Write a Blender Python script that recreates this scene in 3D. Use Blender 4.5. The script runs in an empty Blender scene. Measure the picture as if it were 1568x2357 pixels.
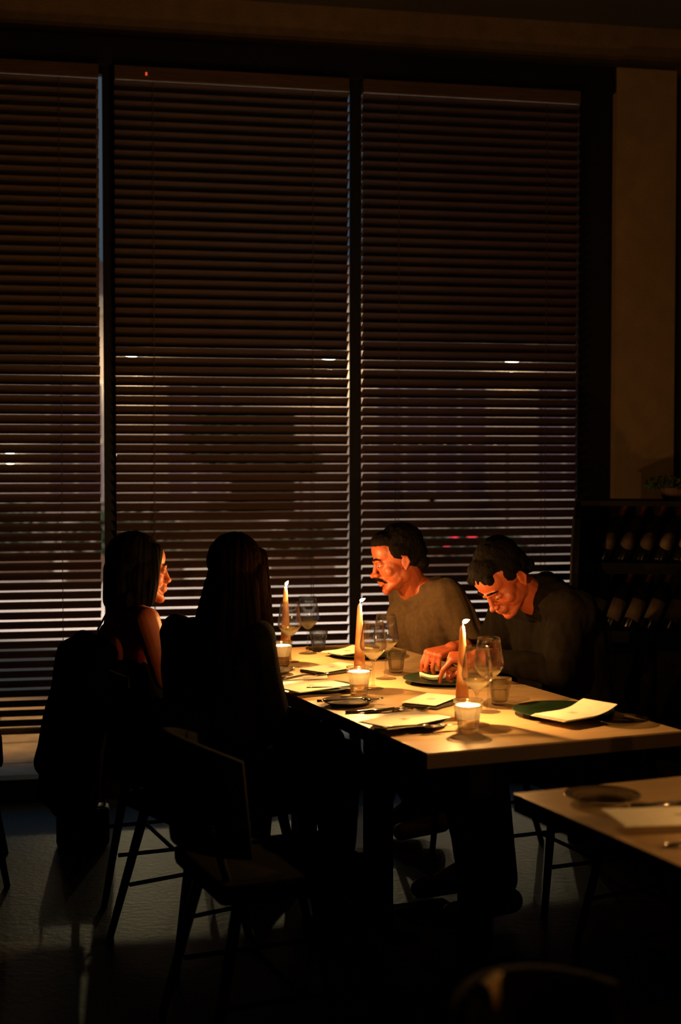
import bpy, bmesh, math, random
from mathutils import Vector as V, Matrix, noise, Quaternion
PI = math.pi; R = math.radians
random.seed(7)
S = bpy.context.scene; C = bpy.context.collection

# ---------------------------------------------------------------- camera, world, lights, exposure
cam_d = bpy.data.cameras.new('camera'); cam = bpy.data.objects.new('camera', cam_d); C.objects.link(cam)
cam.location = (0, 0, 1.47); cam.rotation_euler = (R(90 - 2.08), 0, 0)
cam_d.sensor_fit = 'HORIZONTAL'; cam_d.sensor_width = 24; cam_d.lens = 50
cam_d.dof.use_dof = True; cam_d.dof.focus_distance = 4.7; cam_d.dof.aperture_fstop = 2.4
cam_d.clip_start = .05; cam_d.clip_end = 200
S.camera = cam
w = bpy.data.worlds.new('night'); S.world = w; w.use_nodes = True
nt = w.node_tree; nt.nodes.clear()
wo = nt.nodes.new('ShaderNodeOutputWorld'); bg = nt.nodes.new('ShaderNodeBackground')
tc = nt.nodes.new('ShaderNodeTexCoord'); sx = nt.nodes.new('ShaderNodeSeparateXYZ'); cr = nt.nodes.new('ShaderNodeValToRGB')
nt.links.new(tc.outputs['Generated'], sx.inputs[0]); nt.links.new(sx.outputs['Z'], cr.inputs[0])
cr.color_ramp.elements[0].color = (.04, .055, .075, 1); cr.color_ramp.elements[1].color = (.03, .048, .07, 1)
nt.links.new(cr.outputs[0], bg.inputs[0]); nt.links.new(bg.outputs[0], wo.inputs[0]); bg.inputs[1].default_value = 1.5
S.view_settings.view_transform = 'Standard'; S.view_settings.look = 'None'
S.view_settings.exposure = 0; S.view_settings.gamma = 1; S.view_settings.use_curve_mapping = False
S.cycles.max_bounces = 10; S.cycles.transparent_max_bounces = 24; S.cycles.diffuse_bounces = 3
S.cycles.glossy_bounces = 4; S.cycles.transmission_bounces = 8
S.cycles.caustics_reflective = False; S.cycles.caustics_refractive = False
S.cycles.sample_clamp_indirect = 3; S.cycles.use_denoising = True

CANDLE = (1, .49, .15)
def lamp(name, kind, loc, power, color, radius=.05, aim=None, spot=60, blend=.5):
    l = bpy.data.lights.new(name, kind); l.energy = power; l.color = color
    if kind == 'AREA': l.size = radius
    else: l.shadow_soft_size = radius
    if kind == 'SPOT': l.spot_size = R(spot); l.spot_blend = blend
    o = bpy.data.objects.new(name, l); C.objects.link(o); o.location = loc
    if aim is not None: o.rotation_euler = (V(aim) - V(loc)).to_track_quat('-Z', 'Y').to_euler()
    return o
# street lighting beyond the windows
lamp('street_light', 'SPOT', (-1.0, 11.0, 6.5), 6500, (1, .84, .74), .15, (-.4, 16.5, 0), 88, .5)
lamp('door_light', 'SPOT', (.1, 7.6, 3.4), 260, (.86, 1, .88), .05, (.0, 8.5, 0), 42, .8)
lamp('shop_light', 'SPOT', (-2.7, 7.9, 2.6), 380, (1, .45, .1), .1, (-2.15, 7.75, 0), 50, .6)
# unseen warm fill lights added to lift the dim interior
lamp('room_fill', 'POINT', (-1.4, -1.2, 2.7), 1.1, (1, .55, .2), .12)
lamp('room_fill', 'POINT', (2.3, 4.6, 2.75), 4.0, (1, .55, .2), .1)

# ---------------------------------------------------------------- materials
def mat(name, col=(.5,.5,.5), rough=.6, metal=0, nscale=None, namp=.25, bump=0, bscale=None, stretch=(1,1,1), spec=.5, coord='Object', emis=None, es=0, sss=0):
    m = bpy.data.materials.new(name); m.use_nodes = True; t = m.node_tree; b = t.nodes['Principled BSDF']
    b.inputs['Base Color'].default_value = (*col, 1); b.inputs['Roughness'].default_value = rough
    b.inputs['Metallic'].default_value = metal; b.inputs['Specular IOR Level'].default_value = spec
    if sss: b.inputs['Subsurface Weight'].default_value = sss; b.inputs['Subsurface Radius'].default_value = (.012, .004, .002); b.inputs['Subsurface Scale'].default_value = 1
    if emis: b.inputs['Emission Color'].default_value = (*emis, 1); b.inputs['Emission Strength'].default_value = es
    if nscale:
        tcn = t.nodes.new('ShaderNodeTexCoord'); mp = t.nodes.new('ShaderNodeMapping'); nz = t.nodes.new('ShaderNodeTexNoise'); rp = t.nodes.new('ShaderNodeValToRGB')
        mp.inputs['Scale'].default_value = stretch; nz.inputs['Scale'].default_value = nscale; nz.inputs['Detail'].default_value = 6
        t.links.new(tcn.outputs[coord], mp.inputs[0]); t.links.new(mp.outputs[0], nz.inputs[0]); t.links.new(nz.outputs[0], rp.inputs[0])
        rp.color_ramp.elements[0].position = .3; rp.color_ramp.elements[1].position = .7
        rp.color_ramp.elements[0].color = (*[c*(1-namp) for c in col], 1); rp.color_ramp.elements[1].color = (*[min(1, c*(1+namp)) for c in col], 1)
        t.links.new(rp.outputs[0], b.inputs['Base Color'])
        if bump:
            bp = t.nodes.new('ShaderNodeBump'); bp.inputs['Strength'].default_value = bump; bp.inputs['Distance'].default_value = .01
            n2 = nz
            if bscale:
                n2 = t.nodes.new('ShaderNodeTexNoise'); n2.inputs['Scale'].default_value = bscale; t.links.new(mp.outputs[0], n2.inputs[0])
            t.links.new(n2.outputs[0], bp.inputs['Height']); t.links.new(bp.outputs[0], b.inputs['Normal'])
    return m
def glass(name, tint=(.97,.97,.95), rough=.02, base=.05, power=.75, strength=.85, kind='s'):
    m = bpy.data.materials.new(name); m.use_nodes = True; t = m.node_tree; t.nodes.clear()
    o = t.nodes.new('ShaderNodeOutputMaterial'); mx = t.nodes.new('ShaderNodeMixShader'); tr = t.nodes.new('ShaderNodeBsdfTransparent'); gl = t.nodes.new('ShaderNodeBsdfGlass' if kind == 'g' else 'ShaderNodeBsdfGlossy')
    lw = t.nodes.new('ShaderNodeLayerWeight'); lw.inputs[0].default_value = .5
    pw = t.nodes.new('ShaderNodeMath'); pw.operation = 'POWER'; pw.inputs[1].default_value = 1/max(.05, 1-power)
    ma = t.nodes.new('ShaderNodeMath'); ma.operation = 'MULTIPLY_ADD'; ma.inputs[1].default_value = strength; ma.inputs[2].default_value = base; ma.use_clamp = True
    tr.inputs[0].default_value = (*tint, 1); gl.inputs['Roughness'].default_value = rough
    t.links.new(lw.outputs['Facing'], pw.inputs[0]); t.links.new(pw.outputs[0], ma.inputs[0]); t.links.new(ma.outputs[0], mx.inputs[0])
    t.links.new(tr.outputs[0], mx.inputs[1]); t.links.new(gl.outputs[0], mx.inputs[2]); t.links.new(mx.outputs[0], o.inputs[0])
    return m
def wax(name, col, trans=.5):
    m = bpy.data.materials.new(name); m.use_nodes = True; t = m.node_tree; t.nodes.clear()
    o = t.nodes.new('ShaderNodeOutputMaterial'); mx = t.nodes.new('ShaderNodeMixShader'); d = t.nodes.new('ShaderNodeBsdfDiffuse'); tl = t.nodes.new('ShaderNodeBsdfTranslucent')
    d.inputs[0].default_value = (*col, 1); tl.inputs[0].default_value = (*col, 1); mx.inputs[0].default_value = trans
    g = t.nodes.new('ShaderNodeBsdfGlossy'); g.inputs['Roughness'].default_value = .3; m2 = t.nodes.new('ShaderNodeMixShader'); m2.inputs[0].default_value = .04
    t.links.new(d.outputs[0], mx.inputs[1]); t.links.new(tl.outputs[0], mx.inputs[2]); t.links.new(mx.outputs[0], m2.inputs[1]); t.links.new(g.outputs[0], m2.inputs[2]); t.links.new(m2.outputs[0], o.inputs[0])
    return m
def flame_mat():
    m = bpy.data.materials.new('flame'); m.use_nodes = True; t = m.node_tree; t.nodes.clear()
    o = t.nodes.new('ShaderNodeOutputMaterial'); a = t.nodes.new('ShaderNodeAddShader'); tr = t.nodes.new('ShaderNodeBsdfTransparent'); e = t.nodes.new('ShaderNodeEmission')
    e.inputs[0].default_value = (1, .62, .28, 1); e.inputs[1].default_value = 16
    t.links.new(tr.outputs[0], a.inputs[0]); t.links.new(e.outputs[0], a.inputs[1]); t.links.new(a.outputs[0], o.inputs[0]); return m
def refr(name, col, ior=1.33, mixt=.5):
    m = bpy.data.materials.new(name); m.use_nodes = True; t = m.node_tree; t.nodes.clear()
    o = t.nodes.new('ShaderNodeOutputMaterial'); mx = t.nodes.new('ShaderNodeMixShader'); g = t.nodes.new('ShaderNodeBsdfGlass'); tr = t.nodes.new('ShaderNodeBsdfTransparent')
    g.inputs['Color'].default_value = (*col, 1); g.inputs['IOR'].default_value = ior; g.inputs['Roughness'].default_value = .05
    mx.inputs[0].default_value = mixt; tr.inputs[0].default_value = (*col, 1)
    tl = t.nodes.new('ShaderNodeBsdfTranslucent'); tl.inputs[0].default_value = (*col, 1); m2 = t.nodes.new('ShaderNodeMixShader'); m2.inputs[0].default_value = .55
    t.links.new(tr.outputs[0], m2.inputs[1]); t.links.new(tl.outputs[0], m2.inputs[2]); t.links.new(m2.outputs[0], mx.inputs[1]); t.links.new(g.outputs[0], mx.inputs[2]); t.links.new(mx.outputs[0], o.inputs[0]); return m
M = dict(
 plaster=mat('warm_plaster', (.115,.075,.038), .9, nscale=14, namp=.15, bump=.2, bscale=90),
 pillar=mat('pillar_plaster', (.17,.11,.055), .9, nscale=10, namp=.12, bump=.2, bscale=120),
 dark_wall=mat('dark_wall', (.012,.011,.01), .9, nscale=5, namp=.3),
 ceiling=mat('dark_ceiling', (.02,.018,.016), .95, nscale=4, namp=.2),
 floor=mat('dark_concrete', (.036,.036,.033), .45, nscale=3, namp=.25, bump=.15, bscale=40),
 joint=mat('floor_joint', (.02,.02,.02), .8),
 frame=mat('black_window_frame', (.004,.004,.0045), .7, spec=.15, nscale=30, namp=.2),
 slat=mat('dark_walnut_slat', (.038,.018,.008), .5, nscale=8, namp=.35, stretch=(1,20,20)),
 rail=mat('walnut_rail', (.05,.028,.015), .5, nscale=8, namp=.3, stretch=(1,20,20)),
 cord=mat('dark_cord', (.02,.014,.01), .9),
 pane=glass('window_glass', (.93,.95,.94), .0, .03, .8, .5),
 glass=glass('clear_glass', (.985,.98,.96), .055, .13, .55, .95, 'g'),
 cut=glass('thick_glass', (.95,.94,.88), .05, .25, .5, .8, 'g'),
 dish=glass('smoky_glass', (.75,.74,.68), .08, .12, .6, .8),
 wine=refr('bowl_refraction', (1,.93,.72), 1.34, .45),
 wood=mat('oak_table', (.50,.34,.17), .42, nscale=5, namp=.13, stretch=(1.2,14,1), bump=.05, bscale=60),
 woodedge_shade=mat('oak_edge_shaded', (.065,.036,.018), .6, nscale=6, namp=.2, stretch=(1.2,14,1)),  # shade of the table's side put into the colour, far darker than the top
 steel=mat('black_steel', (.006,.006,.006), .55, spec=.2, nscale=40, namp=.2),
 cutlery=mat('cutlery_steel', (.6,.57,.52), .16, 1, nscale=60, namp=.05),
 paper=mat('cream_paper', (.80,.74,.56), .8, nscale=40, namp=.05, bump=.05),
 print=mat('menu_print', (.35,.28,.16), .9),
 green=mat('green_glaze', (.006,.019,.006), .45, spec=.3, nscale=20, namp=.3),
 smoke=mat('smoke_glaze', (.05,.035,.022), .18, nscale=20, namp=.3),
 napkin=mat('dark_napkin', (.03,.024,.018), .95, nscale=60, namp=.2, bump=.3),
 taper=wax('terracotta_wax', (.97,.60,.30), .5),
 wax=wax('white_wax', (.97,.92,.8), .55),
 wick=mat('wick', (.01,.008,.006), .9),
 flame=flame_mat(),
 skin=mat('skin', (.33,.072,.024), .5, nscale=30, namp=.12, bump=.08, bscale=160, sss=.12),
 skin2=mat('fair_skin', (.42,.115,.048), .5, nscale=30, namp=.1, bump=.05, bscale=160, sss=.1),
 lip=mat('lips', (.32,.06,.03), .4, nscale=60, namp=.1),
 eye=mat('eye_white', (.22,.12,.08), .2), iris=mat('iris', (.015,.01,.008), .15),
 hair=mat('black_hair', (.004,.003,.0025), .8, spec=.05, nscale=60, namp=.5, stretch=(6,6,.4), bump=.4),
 hair2=mat('brown_hair', (.005,.0025,.0015), .7, spec=0, nscale=60, namp=.5, stretch=(6,6,.3), bump=.4),
 tee=mat('olive_grey_cotton', (.085,.054,.027), .95, spec=.15, nscale=60, namp=.15, bump=.2, bscale=400),
 dtee=mat('dark_green_cotton', (.007,.0052,.003), .95, spec=.08, nscale=60, namp=.2, bump=.2, bscale=400),
 black=mat('black_cloth', (.0045,.004,.004), .95, spec=.02, nscale=50, namp=.3, bump=.3, bscale=300),
 denim=mat('dark_trousers', (.007,.0075,.009), .95, spec=.1, nscale=80, namp=.3),
 shoe=mat('tan_shoe', (.25,.13,.05), .6, nscale=30, namp=.2), dshoe=mat('black_shoe', (.012,.01,.01), .4, nscale=30, namp=.2),
 uphol=mat('charcoal_upholstery', (.004,.0037,.0033), .95, spec=.02, nscale=60, namp=.3, bump=.2, bscale=300),
 olive=mat('olive_wood', (.16,.13,.07), .5, nscale=20, namp=.2),
 bag=mat('brown_leather', (.085,.032,.018), .5, nscale=30, namp=.2, bump=.1, bscale=90),
 tan=mat('lit_patch_tan', (.95,.66,.30), .95, nscale=80, namp=.1, bump=.2, bscale=300),  # bright tan puts the lit patch into the cloth colour
 bottle=mat('dark_bottle_glass', (.004,.005,.003), .2, spec=.3),
 label=mat('bottle_label', (.10,.065,.04), .8, nscale=25, namp=.4),
 foil=mat('bottle_foil', (.06,.015,.012), .35, .6, nscale=30, namp=.2),
 rack=mat('black_stained_wood', (.006,.005,.004), .7, spec=.1, nscale=10, namp=.3, stretch=(1,1,8)),
 rackedge=mat('rack_edge', (.03,.024,.018), .5, nscale=10, namp=.3),
 leaf=mat('dark_leaf', (.03,.06,.02), .6, nscale=20, namp=.4), pot=mat('clay_pot', (.07,.035,.02), .8, nscale=20, namp=.2),
 facade=mat('brick_facade', (.17,.125,.115), .9, nscale=2, namp=.2, bump=.2),
 stone=mat('stone_band', (.2,.165,.15), .85, nscale=4, namp=.2),
 asphalt=mat('street_asphalt', (.34,.29,.27), .8, nscale=1.2, namp=.18, bump=.1, bscale=30),
 paving=mat('paving_slab', (.30,.27,.24), .8, nscale=6, namp=.3, bump=.1),
 litwin=mat('lit_window', (.3,.2,.1), .6, emis=(1,.78,.42), es=.75),
 dimwin=mat('dim_window', (.05,.03,.05), .3, emis=(.8,.45,.5), es=.09),
 lantern_refl=mat('reflection_glow', (.5,.4,.3), .6, emis=(1,.75,.4), es=9),  # glow for the imitated reflection above each lantern
 lantern=mat('lantern_bulb', (.5,.4,.3), .6, emis=(1,.86,.6), es=55),
 led=mat('red_led', (.5,.05,.02), .6, emis=(1,.10,.03), es=.7),
 amber=mat('amber_bulb', (.5,.3,.1), .6, emis=(1,.45,.1), es=3.0),
 red=mat('red_flower_glow', (.7,.02,.05), .6, emis=(1,.03,.06), es=.15),  # faint glow put into the petals, though flowers give no light
 hedge=mat('hedge_leaf', (.014,.024,.008), .7, nscale=20, namp=.4), bark=mat('bark', (.04,.03,.02), .9),
)

# ---------------------------------------------------------------- mesh helpers
def nb(): return bmesh.new()
def mesh(bm, name='m', smooth=False):
    bmesh.ops.recalc_face_normals(bm, faces=bm.faces)
    me = bpy.data.meshes.new(name); bm.to_mesh(me); bm.free()
    if smooth:
        for p in me.polygons: p.use_smooth = True
    return me
def box(bm, c, s, rot=None, bev=0):
    r = bmesh.ops.create_cube(bm, size=1)['verts']
    m = Matrix.Translation(c) @ (rot.to_4x4() if rot else Matrix.Identity(4)) @ Matrix.Diagonal((*s, 1))
    bmesh.ops.transform(bm, matrix=m, verts=r)
    if bev:
        es = list({e for v in r for e in v.link_edges})
        bmesh.ops.bevel(bm, geom=es, offset=bev, segments=2, affect='EDGES', profile=.6)
def lathe(bm, prof, seg=32, mod=None, c=(0,0,0)):
    rings = []
    for (r, z) in prof:
        if r < 1e-5: rings.append([bm.verts.new((c[0], c[1], c[2]+z))])
        else:
            rg = []
            for i in range(seg):
                a = 2*PI*i/seg; rr = r*(mod(a, z, r) if mod else 1)
                rg.append(bm.verts.new((c[0]+rr*math.cos(a), c[1]+rr*math.sin(a), c[2]+z)))
            rings.append(rg)
    for a, b in zip(rings, rings[1:]):
        for i in range(seg):
            j = (i+1) % seg
            if len(a) == 1 and len(b) == 1: continue
            if len(a) == 1: bm.faces.new((a[0], b[i], b[j]))
            elif len(b) == 1: bm.faces.new((a[i], b[0], a[j]))
            else: bm.faces.new((a[i], b[i], b[j], a[j]))
def tube(bm, pts, rad, seg=8, closed=False):
    pts = [V(p) for p in pts]; n = len(pts); rings = []
    rad = rad if isinstance(rad, (list, tuple)) else [rad]*n
    prev = None
    for i, p in enumerate(pts):
        d = (pts[(i+1) % n] - pts[i-1]) if (closed or 0 < i < n-1) else (pts[1]-pts[0] if i == 0 else pts[-1]-pts[-2])
        d.normalize()
        if prev is None: a = d.orthogonal().normalized()
        else: a = (prev - d*prev.dot(d)).normalized()
        prev = a; b = d.cross(a)
        rings.append([bm.verts.new(p + (a*math.cos(2*PI*k/seg) + b*math.sin(2*PI*k/seg))*rad[i]) for k in range(seg)])
    pairs = list(zip(rings, rings[1:])) + ([(rings[-1], rings[0])] if closed else [])
    for a, b in pairs:
        for k in range(seg): bm.faces.new((a[k], a[(k+1) % seg], b[(k+1) % seg], b[k]))
    if not closed: bm.faces.new(rings[0]); bm.faces.new(rings[-1])
def ell(bm, c, r, rot=None, sub=3):
    vs = bmesh.ops.create_icosphere(bm, subdivisions=sub, radius=1)['verts']
    m = Matrix.Translation(c) @ (rot.to_4x4() if rot else Matrix.Identity(4)) @ Matrix.Diagonal((*r, 1))
    bmesh.ops.transform(bm, matrix=m, verts=vs)
def cap(bm, p, q, r0, r1, seg=16):
    p, q = V(p), V(q); d = q-p; L = d.length
    if L < 1e-6: ell(bm, p, (r0,)*3); return
    prof = [(r0*math.sin(t), -r0*math.cos(t)) for t in [PI/2*i/5 for i in range(6)]] + [(r1*math.cos(t), L+r1*math.sin(t)) for t in [PI/2*i/5 for i in range(6)]]
    prof[0] = (0, -r0); prof[-1] = (0, L+r1)
    b2 = nb(); lathe(b2, prof, seg); bmesh.ops.transform(b2, matrix=Matrix.Translation(p) @ V((0,0,1)).rotation_difference(d).to_matrix().to_4x4(), verts=b2.verts)
    tmp = bpy.data.meshes.new('t'); b2.to_mesh(tmp); b2.free(); bm.from_mesh(tmp); bpy.data.meshes.remove(tmp)
def clay(prims, voxel=.004, smooth=4, dec=None, disp=None):
    """overlapping ellipsoids and tapered limbs fused into ONE continuous smooth surface"""
    bm = nb()
    for p in prims:
        if p[0] == 'e': ell(bm, p[1], p[2], p[3] if len(p) > 3 else None)
        else: cap(bm, *p[1:5])
    me = mesh(bm); o = bpy.data.objects.new('tmp', me); C.objects.link(o)
    m = o.modifiers.new('r', 'REMESH'); m.mode = 'VOXEL'; m.voxel_size = voxel
    if smooth: s = o.modifiers.new('s', 'SMOOTH'); s.iterations = smooth; s.factor = .5
    if dec: d = o.modifiers.new('d', 'DECIMATE'); d.ratio = dec
    dg = bpy.context.evaluated_depsgraph_get(); dg.update()
    r = bpy.data.meshes.new_from_object(o.evaluated_get(dg), depsgraph=dg)
    bpy.data.objects.remove(o); bpy.data.meshes.remove(me)
    if disp:
        ns = [v.normal.copy() for v in r.vertices]
        for v, n in zip(r.vertices, ns): v.co = v.co + n*disp(v.co)
    for p in r.polygons: p.use_smooth = True
    r.materials.clear()
    return r
def obj(name, me, m, parent=None, loc=None, rotz=0, world=False):
    if isinstance(me, bmesh.types.BMesh): me = mesh(me)
    if m is not None:
        if not len(me.materials): me.materials.append(m)
    o = bpy.data.objects.new(name, me); C.objects.link(o)
    if parent is not None:
        o.parent = parent
        if world: me.transform(Matrix.Translation(-root_loc(parent)))
    elif loc is not None:
        o.location = loc; o.rotation_euler = (0, 0, rotz)
        if world: me.transform(Matrix.Translation(-V(loc)))
    return o
def root_loc(p):
    l = V(p.location)
    while p.parent: p = p.parent; l = l + V(p.location)
    return l
def tag(o, label=None, cat=None, group=None, kind=None):
    for k, v in (('label', label), ('category', cat), ('group', group), ('kind', kind)):
        if v: o[k] = v
    return o
def thing(name, label, cat, loc=(0,0,0), rotz=0, group=None):
    o = bpy.data.objects.new(name, None); C.objects.link(o); o.empty_display_size = .1
    o.location = loc; o.rotation_euler = (0, 0, rotz); return tag(o, label, cat, group)
def dup(root, loc, rotz=0, label=None, group=None):
    def cp(o, par):
        c = o.copy(); C.objects.link(c); c.parent = par
        for ch in [x for x in kids.get(o.name, [])]: cp(ch, c)
        return c
    kids = {}
    for o in C.objects:
        if o.parent: kids.setdefault(o.parent.name, []).append(o)
    r = cp(root, None); r.location = loc; r.rotation_euler = (0, 0, rotz)
    if label: r['label'] = label
    if group: r['group'] = group
    return r
def shade(o):
    for p in o.data.polygons: p.use_smooth = True
    return o
TA = R(22.5)
def T(u, v, z=0): return V((.213 + u*math.cos(TA) - v*math.sin(TA), 3.469 + u*math.sin(TA) + v*math.cos(TA), z))
def Dv(u, v, z=0): return V((u*math.cos(TA) - v*math.sin(TA), u*math.sin(TA) + v*math.cos(TA), z))

# ---------------------------------------------------------------- the room
WA = R(11.8); WD = V((math.cos(WA), math.sin(WA), 0)); WN = V((-math.sin(WA), math.cos(WA), 0))
def W(s, z, d=0): return V((0, 6.34, 0)) + WD*s + WN*d + V((0, 0, z))
WR = Matrix.Rotation(WA, 3, 'Z')
def wbox(bm, s0, s1, z0, z1, d0, d1, bev=0): box(bm, W((s0+s1)/2, (z0+z1)/2, (d0+d1)/2), (s1-s0, d1-d0, z1-z0), WR, bev)
def struct(name, bm, m, parent=None):
    o = obj(name, bm, m, parent)
    if parent is None: tag(o, kind='structure')
    return o
def quadbox(name, x0, x1, y0, y1, z0, z1, m):
    b = nb(); box(b, ((x0+x1)/2, (y0+y1)/2, (z0+z1)/2), (x1-x0, y1-y0, z1-z0)); return struct(name, b, m)
# floor: one slab (its rear edge follows the window wall) with recessed joints between large slabs
b = nb(); vs = [(-4.2,-2.6),(4.4,-2.6),(4.4, 6.34+4.4*math.tan(WA)+.0),(-4.2, 6.34-4.2*math.tan(WA)+.0)]
lo = [b.verts.new((x, y, -.12)) for x, y in vs]; hi = [b.verts.new((x, y, 0)) for x, y in vs]
b.faces.new(hi); b.faces.new(lo[::-1])
for i in range(4): b.faces.new((lo[i], lo[(i+1)%4], hi[(i+1)%4], hi[i]))
struct('floor', b, M['floor'])
b = nb(); lo = [b.verts.new((x, y, 3.47)) for x, y in vs]; hi = [b.verts.new((x, y, 3.6)) for x, y in vs]
b.faces.new(hi); b.faces.new(lo[::-1])
for i in range(4): b.faces.new((lo[i], lo[(i+1)%4], hi[(i+1)%4], hi[i]))
struct('ceiling', b, M['ceiling'])
quadbox('wall_left', -4.35, -4.2, -2.6, 5.6, 0, 3.47, M['dark_wall'])
quadbox('wall_right', 4.4, 4.55, -2.6, 7.4, 0, 3.47, M['dark_wall'])
quadbox('wall_rear', -4.35, 4.55, -2.75, -2.6, 0, 3.47, M['dark_wall'])
b = nb(); wbox(b, -4.3, 4.6, 3.265, 3.47, 0, .25); wbox(b, 1.2775, 4.6, 0, 3.265, .03, .25)
struct('wall_window', b, M['plaster'])
b = nb(); wbox(b, -4.3, -2.16, 0, 3.265, 0, .25); struct('wall_window_pier', b, M['dark_wall'])
b = nb(); wbox(b, 1.2775, 1.57, 0, 3.262, -.06, .03); struct('wall_pillar', b, M['pillar'])
b = nb(); wbox(b, 1.57, 4.4, 0, 3.25, .0, .03); struct('wall_recess', b, M['dark_wall'])
b = nb(); wbox(b, -2.16, 1.2775, .0, .085, -.02, .16); struct('trim_sill', b, M['frame'])
b = nb(); wbox(b, -2.16, 1.2775, 3.15, 3.265, -.05, .16); struct('trim_head', b, M['frame'])
b = nb(); wbox(b, 1.115, 1.2775, .085, 3.15, -.012, .02); struct('trim_jamb', b, M['frame'])
b = nb(); wbox(b, -2.16, -2.09, .085, 3.15, -.02, .16); struct('trim_jamb_left', b, M['frame'])
for n, (a, c_) in enumerate([(-1.042, -.990), (.0425, .0925)]):
    b = nb(); wbox(b, a, c_, .085, 3.15, -.012, .014); struct('trim_%d' % (n+1), b, M['frame'])
for n, (a, c_) in enumerate([(-2.09, -1.042), (-.990, .0425), (.0925, 1.115)]):
    b = nb(); 
    for q in [(a, c_, .085, .10), (a, c_, 3.12, 3.15)]: wbox(b, *q, -.004, .012)
    o = struct('window_%d' % (n+1), b, M['frame'])
    b = nb(); wbox(b, a+.001, c_-.001, .098, 3.125, .003, .007); struct('pane', b, M['pane'], o)
# venetian blinds: every slat is a part
PITCH, SW, TILT = .0417, .061, R(35.5)
def slat_mesh(width):
    bm = nb(); n = 5; up = []; dn = []
    for e in (-width/2, width/2):
        for k in range(n):
            q = k/(n-1)-.5; y = q*SW; z = .0045*(1-(2*q)**2)
            p = V((0, y*math.cos(TILT) + z*math.sin(TILT), -y*math.sin(TILT) + z*math.cos(TILT)))   # room edge high, street edge low
            (up if e < 0 else dn).append((V((e, p.y, p.z+.0011)), V((e, p.y, p.z-.0011))))
    A = [[bm.verts.new(t) for t in pr] for pr in up]; B = [[bm.verts.new(t) for t in pr] for pr in dn]
    for k in range(n-1):
        bm.faces.new((A[k][0], B[k][0], B[k+1][0], A[k+1][0])); bm.faces.new((A[k][1], A[k+1][1], B[k+1][1], B[k][1]))
        bm.faces.new((A[k][0], A[k+1][0], A[k+1][1], A[k][1])); bm.faces.new((B[k][0], B[k][1], B[k+1][1], B[k+1][0]))
    for k in (0, n-1): bm.faces.new((A[k][0], A[k][1], B[k][1], B[k][0]))
    me = mesh(bm, 'slat'); me.materials.append(M['slat']); return me
for (a, c_, which) in [(-2.075, -1.059, 'dark wooden venetian blind behind the empty chair, leftmost window bay'),
                       (-.993, .0265, 'dark wooden venetian blind in the middle bay behind the two women'),
                       (.088, 1.100, 'dark wooden venetian blind in the bay behind the two men')]:
    t = thing('venetian_blind', which, 'blind', W((a+c_)/2, 0, -.042), WA, 'venetian blinds in the window bays')
    wd = c_-a; sm = slat_mesh(wd)
    bm = nb(); box(bm, (0, 0, 3.115), (wd, .055, .06), bev=.004); obj('headrail', bm, M['rail'], t)
    bm = nb(); box(bm, (0, 0, .318), (wd, .05, .022), bev=.004); obj('bottom_rail', bm, M['rail'], t)
    z = 3.062; k = 0
    while z > .345:
        o = bpy.data.objects.new('slat', sm); C.objects.link(o); o.parent = t
        o.location = (random.uniform(-.0015, .0015), 0, z + random.uniform(-.0008, .0008)); o.rotation_euler = (random.gauss(0, .003), random.gauss(0, .0004), 0)
        z -= PITCH
    for xx in (-wd*.34, wd*.34):
        bm = nb()
        for yy in (-.027, .027): box(bm, (xx, yy, 1.7), (.003, .0015, 2.76))
        obj('ladder_cord', bm, M['cord'], t)
    if 'middle' in which:
        bm = nb(); box(bm, (-.375, -.030, 3.112), (.008, .004, .014), bev=.001); obj('indicator_light', bm, M['led'], t)

# ---------------------------------------------------------------- the street beyond
b = nb(); box(b, (-1, 19.5, -.10), (44, 26.2, .2)); tag(obj('street_surface', b, M['asphalt']), kind='structure')
pv = bpy.data.objects.new('pavement', None); C.objects.link(pv); tag(pv, kind='structure'); pv.location = (0, 0, 0)
sl = nb(); box(sl, (0, 0, 0), (.49, .49, .03), bev=.006); slm = mesh(sl); slm.materials.append(M['paving'])
for i in range(-6, 3):
    for j in range(0, 4):
        p = W(i*.5+.2, .018, .42 + j*.5)
        o = bpy.data.objects.new('slab', slm); C.objects.link(o); o.parent = pv; o.location = p + V((0, 0, random.uniform(-.002, .002))); o.rotation_euler = (0, 0, WA)
FY = 21.0
fb = thing('facade', 'brick building across the street with wall lanterns and dim windows', 'building', (0, FY, 0))
b = nb(); box(b, (-1, .5, 2.2), (30, 1, 4.4)); obj('wall', b, M['facade'], fb)
b = nb(); box(b, (-1, -.06, .35), (30, .12, .7)); box(b, (-1, -.08, 3.75), (30, .16, .25)); obj('stone_band', b, M['stone'], fb)
for i, x in enumerate([-7.2, -5.5, -3.9, -2.15, .95, 1.75, 3.3, 5.0]):
    b = nb()
    for q in [(x-.45, x-.39), (x+.39, x+.45), (x-.03, x+.03)]: box(b, ((q[0]+q[1])/2, -.04, 1.75), (q[1]-q[0], .08, 1.8))
    for zz in (.88, 1.75, 2.62): box(b, (x, -.045, zz), (.9, .09, .06))
    f = obj('window', b, M['stone'], fb)
    b = nb(); box(b, (x, -.015, 1.75), (.8, .02, 1.7)); obj('pane', b, M['litwin'] if i in (1,) else M['dimwin'], f)
b = nb(); box(b, (1.45-2.6, -.03, 1.1), (.95, .06, 2.2)); box(b, (1.45-2.6, -.07, .95), (.8, .03, 1.8)); dr = obj('door', b, M['rack'], fb)
lant0 = None
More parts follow.
